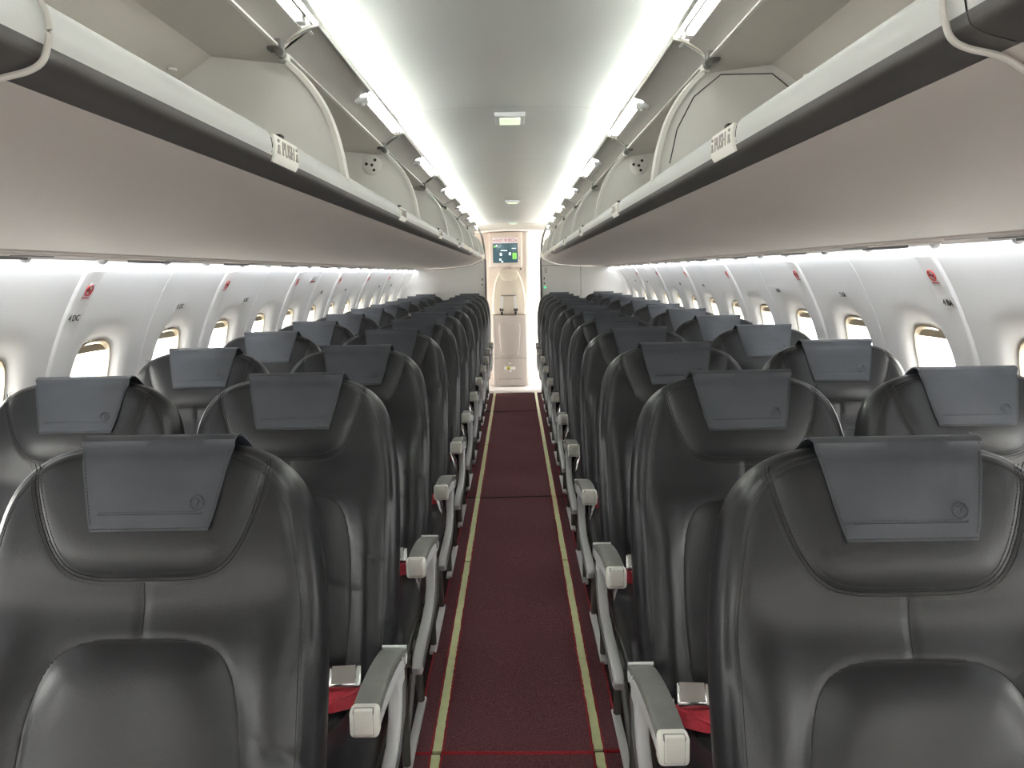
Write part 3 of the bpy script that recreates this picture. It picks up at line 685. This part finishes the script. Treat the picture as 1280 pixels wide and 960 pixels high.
def height(Q, rng=1):
    w_, s_ = Q[:, 0], Q[:, 1]
    de = pdist(Q, OUTf); t = np.clip(1-de/.032, 0, 1); h = -.013*(1-np.sqrt(np.maximum(0, 1-t*t)))
    h += .020*np.exp(-((np.abs(w_)-.188)/.040)**2)*sstep(s_, .20, .42)*(1-.5*sstep(s_, .62, .76))
    h += .006*np.exp(-(w_/.12)**2)*sstep(s_, .02, .16)*(1-sstep(s_, .16, .25))
    h -= .010*np.exp(-((s_-.25)/.05)**2)
    dh = pdist(Q, HEADf); inh = s_ < np.interp(np.abs(w_), [p[0] for p in HEAD[::-1]], [p[1] for p in HEAD[::-1]]); inh &= np.abs(w_) < .172
    h += np.where(inh, .006*(1-np.exp(-(dh/.022)**1.5)), 0); h -= .0016*np.exp(-(dh/.006)**2)
    dl = pdist(Q, LUMc+[LUMc[0]]); inl = inpoly(Q, LUMc)
    h += np.where(inl, .017*(1-np.exp(-(dl/.026)**1.3)), 0); h -= .002*np.exp(-(dl/.006)**2)
    cs = np.abs(w_); h -= .0022*np.exp(-(cs/.008)**2)*sstep(s_, .20, .215)*(1-sstep(s_, .285, .30))
    # gathered, slightly creased hide
    h += .0012*np.sin(w_*37+s_*21)*np.sin(s_*29-w_*11)*sstep(s_, .22, .35)
    cr = np.exp(-((s_-.47-.25*np.abs(w_))/.010)**2)*np.exp(-((w_-.07)/.09)**2)+.8*np.exp(-((s_-.56+.35*np.abs(w_+.02))/.012)**2)*np.exp(-((w_+.06)/.08)**2)+.7*np.exp(-((s_-.44-.5*(w_-.21))/.008)**2)*np.exp(-((w_-.21)/.03)**2)
    h -= .0040*cr*sstep(s_, .3, .4)
    return h, inh, inl
def back_meshes():
    # rows follow the outline by arc length
    P = np.array(OUT); seg = np.r_[0, np.cumsum(np.linalg.norm(np.diff(P, axis=0), axis=1))]; NR, NC = 176, 116
    tt = np.linspace(.0, seg[-1], NR+1); hw = np.interp(tt, seg, P[:, 0]); ss = np.interp(tt, seg, P[:, 1]); hw[0] = .001
    us = np.linspace(-1, 1, NC+1)
    Q = np.array([(u*h_, s_) for h_, s_ in zip(hw, ss) for u in us]); h, inh, inl = height(Q)
    V = np.array([.0, .4, 1.174])+np.outer(Q[:, 0], [1, 0, 0])+np.outer(Q[:, 1], A)+np.outer(h, Nn)
    n = NC+1; groups = {'b': [], 'h': [], 'l': []}
    ih = inh.reshape(NR+1, n); il = inl.reshape(NR+1, n)
    for j in range(NR):
        for i in range(NC):
            f = (j*n+i, j*n+i+1, (j+1)*n+i+1, (j+1)*n+i)
            a = ih[j:j+2, i:i+2].sum(); b = il[j:j+2, i:i+2].sum()
            groups['h' if a >= 2 else ('l' if b >= 2 else 'b')].append(f)
    bl = [j*n for j in range(NR, 0, -1)]+[0+i for i in range(0, n)]+[j*n+NC for j in range(1, NR+1)]+[NR*n+i for i in range(NC-1, 0, -1)]
    VV = [tuple(v) for v in V]; fs = groups['b']
    B2 = Q[bl]; cen = np.array([0, .40]); loops = [bl]
    nb = len(bl); tg = np.roll(B2, -1, 0)-np.roll(B2, 1, 0); ln = np.linalg.norm(tg, axis=1); ln[ln < 1e-9] = 1; nr = np.c_[-tg[:, 1], tg[:, 0]]/ln[:, None]
    sg = np.sign(((B2-cen)*nr).sum(1)); sg[sg == 0] = 1; nr *= sg[:, None]
    # smooth normals
    for _ in range(6): nr = (np.roll(nr, 1, 0)+nr*2+np.roll(nr, -1, 0)); nr /= np.linalg.norm(nr, axis=1)[:, None]
    for off, d in ((.003, -.0150), (.0065, -.018), (.0105, -.0245), (.014, -.036), (.0155, -.055), (.014, -.078), (.004, -.092), (-.02, -.098), (-.10, -.100)):
        o0 = len(VV); q = B2+nr*off
        if off == -.10: q = cen+(B2-cen)*.3
        for a, b in q: VV.append(tuple(SP(a, b, d)))
        cur = list(range(o0, o0+nb)); pr_ = loops[-1]
        fs += [(pr_[i], pr_[(i+1) % nb], cur[(i+1) % nb], cur[i]) for i in range(nb)]; loops.append(cur)
    fs.append(tuple(loops[-1]))
    def mk(name, faces, mt):
        used = sorted(set(i for f in faces for i in f)); mp = {o: i for i, o in enumerate(used)}
        me = bpy.data.meshes.new(name); me.from_pydata([VV[i] for i in used], [], [tuple(mp[i] for i in f) for f in faces]); me.materials.append(M[mt])
        bm = bmesh.new(); bm.from_mesh(me); bmesh.ops.remove_doubles(bm, verts=bm.verts, dist=2e-5); bmesh.ops.recalc_face_normals(bm, faces=bm.faces)
        c = max(bm.faces, key=lambda f: f.calc_area() if len(f.verts) < 10 else 0)
        bm.to_mesh(me); bm.free()
        # face the front
        av = sum((np.array(p.normal) @ Nn)*p.area for p in me.polygons if (np.array(p.center)-np.array([0, .4, 1.174])) @ Nn > -.02)
        if av < 0: me.flip_normals()
        me.polygons.foreach_set('use_smooth', [True]*len(me.polygons)); return me
    return mk('backrest', fs, 'leather'), mk('headrest_panel', groups['h'], 'leather'), mk('lumbar_panel', groups['l'], 'leather')
def surf(w_, s_, lift=0):
    h, _, _ = height(np.array([[w_, s_]])); return SP(w_, s_, h[0]+lift)
def resample(pts, step):
    P = np.array(pts); seg = np.r_[0, np.cumsum(np.linalg.norm(np.diff(P, axis=0), axis=1))]; t = np.arange(step/2, seg[-1], step)
    return np.c_[np.interp(t, seg, P[:, 0]), np.interp(t, seg, P[:, 1])]
def offs(pts, d):
    P = np.array(pts); t = np.gradient(P, axis=0); t /= np.maximum(np.linalg.norm(t, axis=1), 1e-9)[:, None]; return P+np.c_[-t[:, 1], t[:, 0]]*d
def stitches(mb, pts, lift=.0004, step=.0052, ln=.0034, r=.00055, fn=None):
    R_ = resample(pts, step)
    H = height(R_)[0] if fn is None else None
    for i in range(len(R_)-1):
        d = R_[i+1]-R_[i]; L = np.linalg.norm(d)
        if L > step*2: continue
        d = d/L*ln/2; a, b = R_[i]-d, R_[i]+d
        if fn: p, q = fn(*a), fn(*b); up = Nn
        else: p, q = SP(a[0], a[1], H[i]+lift), SP(b[0], b[1], H[i]+lift)
        mb.ribbon([p, q], np.cross(q-p, Nn), Nn, r*2, r*1.6)
bk, hp, lp = back_meshes()
st = MB()
hf = [p for p in HEADf if p[1] > .036]
stitches(st, offs(hf, .0080)); stitches(st, offs(hf, -.0080))
ed = offs([p for p in OUTf if p[1] < .755], .0)
cen = np.array([0, .4]); E1 = np.array(ed); E1 = cen+(E1-cen)*np.array([.966, .984]); stitches(st, E1)
stm = st.mesh('stitching', 'threadlt', 0)
sl = MB()
def seamline(pts, r=.0009, lift=0.0):
    R_ = resample(pts, .006); H = height(R_)[0]; sl.tube([SP(a, b, h+lift) for (a, b), h in zip(R_, H)], r, 6)
for d_ in (.0026, -.0026): seamline(offs(hf, d_))
seamline(LUMc+[LUMc[0]], .0011); seamline([(0, .210), (0, .291)], .0011); seamline(E1*np.array([.985, 1.0])+np.array([0, .003]), .0007)
slm = sl.mesh('seam', 'thread', 60)
# headrest cover, reaches over the top
def cover_meshes(shift):
    path = []    # (s, depth, t) t=0 bottom .. 1 top
    prof = [(.141, None), (.12, None), (.10, None), (.08, None), (.06, None), (.045, None), (.032, None), (.020, None), (.010, .0), (.003, -.006), (-.001, -.016), (-.002, -.028), (.001, -.050), (.008, -.075), (.02, -.098), (.05, -.108), (.10, -.112)]
    def hwc(s_): return .0845+.0295*(1-np.clip(s_, 0, .141)/.141)**.85
    def fn(u, k, lift):
        s_, d = prof[k]
        hw = hwc(s_) if k < 12 else .114
        w_ = u*hw+shift
        if d is None:
            h = height(np.array([[0., s_]]))[0][0]; base = max(h, -.004)+.0062+.0035*math.sin(math.pi*min(1, s_/.141))*0
            base += -.003*(abs(u)**3)*(1 if s_ > .03 else .2)+.0012*math.sin(u*4+s_*30)
            dd = base
        else: dd = d+.004
        return SP(w_, s_, dd+lift)
    nu = 24; us = np.linspace(-1, 1, nu+1); m = MB(); vs = []; NP = len(prof)
    # refine profile rows
    for lift in (0, -.003):
        for k in range(NP):
            for u in us:
                p = fn(u, k, lift)
                if k >= 9 and lift < 0:    # thickness inward around the bend
                    p = fn(u, k, 0)+np.array([0, 0, -.003]) if k < 13 else fn(u, k, 0)+Nn*.003
                vs.append(p)
    n = nu+1; T = NP*n; fs = []
    for k in range(NP-1):
        for i in range(nu):
            fs.append((k*n+i, k*n+i+1, (k+1)*n+i+1, (k+1)*n+i)); fs.append((T+k*n+i, T+(k+1)*n+i, T+(k+1)*n+i+1, T+k*n+i+1))
        for i in (0, nu): fs.append((k*n+i, (k+1)*n+i, T+(k+1)*n+i, T+k*n+i))
    for k in (0, NP-1):
        for i in range(nu): fs.append((k*n+i, k*n+i+1, T+k*n+i+1, T+k*n+i))
    m.add(vs, fs); me = m.mesh('headrest_cover', 'cover', 50)
    def cs(w_, s_):      # point on the cover face
        hw = hwc(s_); u = w_/hw; h = height(np.array([[0., s_]]))[0][0]
        return SP(w_+shift, s_, max(h, -.004)+.0062-.003*abs(u)**3+.0012*math.sin(u*4+s_*30))
    # hem band
    hb = MB(); rows = [(.117, .92), (.1185, .945), (.137, .975), (.1385, .96)]; vs = []
    for s_, f_ in rows:
        for u in us:
            hw = hwc(.1385)*f_ if s_ < .12 else hwc(.1385)*.975
            lf = .0016 if s_ in (.1185, .137) else -.0004
            vs.append(cs(u*hw*(.93 if s_ < .1185 else (.94 if s_ < .12 else 1)), s_)+Nn*lf)
    hb.add(vs, [(k*n+i, k*n+i+1, (k+1)*n+i+1, (k+1)*n+i) for k in range(3) for i in range(nu)])
    hbm = hb.mesh('hem_band', 'cover', 50)
    sm = MB(); f = lambda a, b: cs(a, b)+Nn*.0006; g = lambda a, b: cs(a, b)+Nn*.0021
    hwb = hwc(.141)
    stitches(sm, [(-hwb*.965, .138), (hwb*.965, .138)], fn=f); stitches(sm, [(-hwb*.86, .1145), (hwb*.86, .1145)], fn=f)
    for q in (-1, 1):
        stitches(sm, [(q*hwb*.86, .1145), (q*hwb*.955, .137)], fn=f)
        stitches(sm, [(q*(hwc(s_)-.0035), s_) for s_ in np.linspace(.01, .137, 8)], fn=f)
    smm = sm.mesh('stitching', 'threadlt', 0)
    em = MB(); ex, es, er = .066, .102, .0105
    def ep(a, b, l=.0006): return cs(ex+a*er, es-b*er)+Nn*l
    em.tube([ep(math.cos(t), math.sin(t)) for t in np.linspace(0, 2*math.pi, 25)[:-1]], .0010, 6, 0, True)
    # stylised bird: two sweeping wings meeting above, neck and head, letters below
    for q in (-1, 1): em.tube([ep(q*(.80*math.cos(t)), .05+.72*math.sin(t)) for t in np.linspace(-.15, 1.35, 9)], [.0006, .0009, .0011, .0011, .0011, .001, .0009, .0008, .0004], 5)
    em.tube([ep(a, b) for a, b in ((-.45, .30), (-.15, .42), (.2, .36), (.28, .15), (.08, -.08), (.02, -.30), (.2, -.22))], [.0004, .0007, .0009, .001, .001, .0008, .0003], 5)
    vs, fs = text_geo('JAL', er*.62); O = ep(0, -.55, .0008); yv = -A; xv = np.array([1, 0, 0])
    em.add([O+xv*v.x+yv*v.y+Nn*(v.z+.0006) for v in vs], fs)
    emm = em.mesh('emblem', 'cover', 40)
    return me, hbm, smm, emm
CV = {-1: cover_meshes(.010), 1: cover_meshes(.005)}
# cushion
def cushion_meshes():
    NX, NY = 60, 60; x0, y0, y1 = .232, -.30, .20
    us = np.linspace(-1, 1, NX+1); vs_ = np.linspace(0, 1, NY+1); Q = []
    for v in vs_:
        y = y0+(y1-y0)*v
        for u in us: Q.append((u*x0*(1-.02*(1-v)), y))
    Q = np.array(Q); xx, yy = Q[:, 0], Q[:, 1]
    z = .475+.030*sstep(yy, .20, -.25)*0+.012*sstep(-yy, -.1, .22)
    bol = .018*np.exp(-((np.abs(xx)-.185)/.04)**2); z += bol*sstep(yy, -.30, -.05)
    front = np.clip(1-(yy-y0)/.06, 0, 1); z -= .05*(1-np.sqrt(np.maximum(0, 1-front**2)))
    sd = np.clip(1-(x0-np.abs(xx))/.03, 0, 1); z -= .025*(1-np.sqrt(np.maximum(0, 1-sd**2)))
    bd = .135+.028*np.cos((yy-.09)*17); di = np.abs(xx)-bd; z -= .006*np.exp(-(di/.006)**2); ins = di < 0
    z += np.where(ins, .004, 0)
    n = NX+1; V = [(a, b, c) for a, b, c in zip(xx, yy, z)]; fi, fo = [], []
    I = ins.reshape(NY+1, n)
    for j in range(NY):
        for i in range(NX):
            f = (j*n+i, j*n+i+1, (j+1)*n+i+1, (j+1)*n+i); (fi if I[j:j+2, i:i+2].sum() >= 2 else fo).append(f)
    bl = [i for i in range(n)]+[j*n+NX for j in range(1, NY+1)]+[NY*n+i for i in range(NX-1, -1, -1)]+[j*n for j in range(NY-1, 0, -1)]
    nb = len(bl); prev = bl
    for zz, o_ in ((.035, .002), (.06, .002), (.085, -.006), (.09, -.02)):
        o0 = len(V)
        for i in bl:
            a, b, c = V[i]; a2 = a*(1+o_/x0); b2 = b+(-o_ if b < y0+.01 else 0); V.append((a2, b2, min(c, .47)-zz))
        cur = list(range(o0, o0+nb)); fo += [(prev[i], prev[(i+1) % nb], cur[(i+1) % nb], cur[i]) for i in range(nb)]; prev = cur
    fo.append(tuple(prev))
    def mk(name, faces, mt):
        used = sorted(set(i for f in faces for i in f)); mp = {o: i for i, o in enumerate(used)}; m = MB(); m.add([V[i] for i in used], [tuple(mp[i] for i in f) for f in faces]); return m.mesh(name, mt, 60)
    return mk('seat_cushion', fo, 'leather'), mk('cushion_insert', fi, 'leather2')
cu, ci = cushion_meshes()
# armrest pieces, local y = world y - Y0 + .4
def arm_meshes(s):
    # s: side (local x sign) of the armrest
    xc = s*.257; hw = .0245
    top = smoothpts([(-.190, .640), (-.12, .640), (-.03, .632), (.06, .617), (.13, .599), (.185, .575)], 4)
    pad = MB(); pl_ = top+[(a, b-.022) for a, b in top[::-1]]
    pad.add(*bevel_poly(pl_, 'x', xc-hw, xc+hw, .005, 2)); pm = pad.mesh('armrest_pad', 'padgrey', 50)
    body = MB(); bl = [(min(a, .178), b-.019) for a, b in top]+[(.19, .535), (.12, .545), (.02, .565), (-.09, .583), (-.190, .590)]
    body.add(*bevel_poly(bl, 'x', xc-hw+.003, xc+hw-.003, .004, 2))
    body.lathe([(.012, -.0265), (.012, .0265)], (xc, .155, .565), 'x', 14)
    for yq in (.10, .16): body.lathe([(.004, -.0265), (.004, .0265)], (xc, yq, .590), 'x', 8)
    bm_ = body.mesh('armrest_body', 'lgrey', 50)
    cap = MB(); cap.add(*rbox(xc-.026, xc+.026, -.218, -.184, .592, .645, .009, 3)); cm = cap.mesh('armrest_cap', 'cap', 50)
    cp = MB(); cp.add(*rbox(xc-.017, xc+.017, -.2200, -.210, .600, .6475, .003, 2)); cp.add(*rbox(xc-.0185, xc+.0185, -.2184, -.205, .5985, .6462, .002, 1), 1); cpm = cp.mesh('cap_panel', ['cap', 'mgrey'], 50)
    # side shroud
    sh = MB(); P1 = [(.185, .558), (.200, .52), (.205, .47), (.185, .415), (.11, .372), (-.02, .352), (-.24, .340), (-.275, .350), (-.285, .372), (-.265, .392), (-.20, .398), (-.02, .405), (.06, .418), (.105, .45), (.118, .50), (.10, .545), (.13, .56)]
    sh.add(*bevel_poly(P1, 'x', xc+.002*s-.013, xc+.002*s+.013, .004, 2)); shm = sh.mesh('side_shroud', 'lgrey', 50)
    ds = MB(); P2 = [(.20, .50), (.165, .42), (.10, .382), (-.02, .362), (-.24, .350), (-.26, .372), (-.20, .380), (-.02, .388), (.07, .40), (.125, .43), (.16, .50)]
    ds.prism(P2, xc+s*.013, xc+s*.0165, 'x'); dsm = ds.mesh('trim_inlay', 'mgrey', 30)
    return pm, bm_, cm, cpm, shm, dsm
ARM = {s: arm_meshes(s) for s in (-1, 1)}
def frame_meshes(s, X0):
    f = MB()
    for y in (-.20, .12): f.tube([(-.235, y, .355), (.235, y, .355)], .018, 10)
    for x in (-.22, .22): f.tube([(x, -.24, .375), (x, .25, .375)], .012, 8)
    fm = f.mesh('seat_frame', 'grey')
    l = MB(); x = X0
    l.tube([(x, -.19, .35), (x, -.17, .03)], .012, 10); l.tube([(x, .11, .35), (x, .20, .03)], .012, 10); l.tube([(x, -.17, .10), (x, .14, .27)], .011, 8)
    lm = l.mesh('leg', 'grey')
    t = MB(); t.add(*rbox(x-.013, x+.013, -.20, .25, .0, .016, .004, 2)); tm_ = t.mesh('track_foot', 'lgrey')
    return fm, lm, tm_
FR = {('a', s): frame_meshes(s, s*.208) for s in (-1, 1)}; FR['w', 0] = frame_meshes(1, .05)
def belt_meshes(s):
    # s: side of the buckle; strap lies in the crook of the seat
    b = MB(); b.ribbon(smoothpts([(-s*.21, .155, .50), (-s*.12, .13, .505), (-s*.02, .125, .497), (s*.07, .115, .500), (s*.13, .10, .507), (s*.175, .095, .507)], 4), (0, .86, .5), (0, -.5, .86), .046, .002)
    b.ribbon(smoothpts([(s*.02, .075, .502), (s*.07, .068, .512), (s*.12, .060, .512), (s*.17, .075, .514), (s*.213, .115, .508)], 4), (0, .80, .6), (0, -.6, .8), .044, .002)
    b.tube(smoothpts([(s*.12, .045, .508), (s*.165, .055, .530), (s*.205, .09, .535), (s*.222, .13, .515)], 4), .0035, 6)
    bm_ = b.mesh('seat_belt', 'red')
    k = MB(); vs, fs = rbox(-.034, .034, -.026, .026, -.010, .010, .005, 2)
    Rm = Matrix.Rotation(s*.1, 3, 'Z') @ Matrix.Rotation(.55, 3, 'X'); k.add([Rm @ v+Vector((s*.158, .105, .546)) for v in vs], fs)
    vs, fs = rbox(-.030, .024, -.024, .024, .010, .014, .002, 1); k.add([Rm @ v+Vector((s*.158, .105, .546)) for v in vs], fs); km = k.mesh('buckle', 'steel', 40)
    l = MB(); l.tube([(s*.205, .085, .535), (s*.224, .055, .510), (s*.232, .03, .480)], .0045, 6); l.tube([(s*.213, .095, .535), (s*.236, .06, .505), (s*.236, .03, .478)], .0035, 6)
    l.ribbon([(s*.200, .092, .542), (s*.238, .024, .470)], (0, .5, .5), (0, -.7, .7), .014, .006)
    lm = l.mesh('belt_anchor', 'steel', 40)
    return bm_, km, lm
BT = {s: belt_meshes(s) for s in (-1, 1)}
def make_seat(kind, side):
    # side -1 = left of the aisle; armrest side faces the aisle
    t = empty('passenger_seat'); q = -side
    b = link('backrest', bk, t); link('headrest_panel', hp, b); link('lumbar_panel', lp, b)
    link('stitching', stm, b); link('seam', slm, b)
    cv = CV[side]; c = link('headrest_cover', cv[0], t); c['label'] = 'dark blue-grey headrest cover'
    link('hem_band', cv[1], c); link('stitching', cv[2], c); link('emblem', cv[3], c)
    k = link('seat_cushion', cu, t); link('cushion_insert', ci, k)
    a = ARM[q] if kind == 'a' else ARM[q]
    ar = link('armrest', a[1], t); link('armrest_pad', a[0], ar); cp = link('armrest_cap', a[2], ar); ar['label'] = 'light grey armrest'
    if kind == 'a':
        link('cap_panel', a[3], ar)
        s_ = link('side_shroud', a[4], t); link('trim_inlay', a[5], s_)
    f = FR[('a', q)] if kind == 'a' else FR['w', 0]
    link('seat_frame', f[0], t); link('leg', f[1], t); link('track_foot', f[2], t)
    e = BT[q]; be = link('seat_belt', e[0], t); be['label'] = 'red seat belt'; link('buckle', e[1], be); link('belt_anchor', e[2], be)
    return t
RO = ['first', 'second', 'third', 'fourth', 'fifth', 'sixth', 'seventh', 'eighth', 'ninth', 'tenth', 'eleventh', 'twelfth']
for side in (-1, 1):
    base = 1.225 if side < 0 else 1.125; sn = 'left' if side < 0 else 'right'
    for kind, xx, kn in (('a', .52, 'aisle'), ('w', 1.03, 'window')):
        proto = make_seat(kind, side)
        first = True
        for i in range(12):
            if kind == 'w' and i == 0: continue
            o = proto if first else copy_tree(proto); first = False
            o.location = (side*xx, base+.787*i-.4, 0)
            extra = ''
            if i == 0: extra = ', in the foreground'
            if i == 11: extra = ', by the partition'
            o['label'] = 'black leather %s seat %s of the aisle, %s row from the camera%s' % (kn, sn, RO[i], extra)
            o['category'] = 'seat'; o['group'] = 'black leather passenger seats'
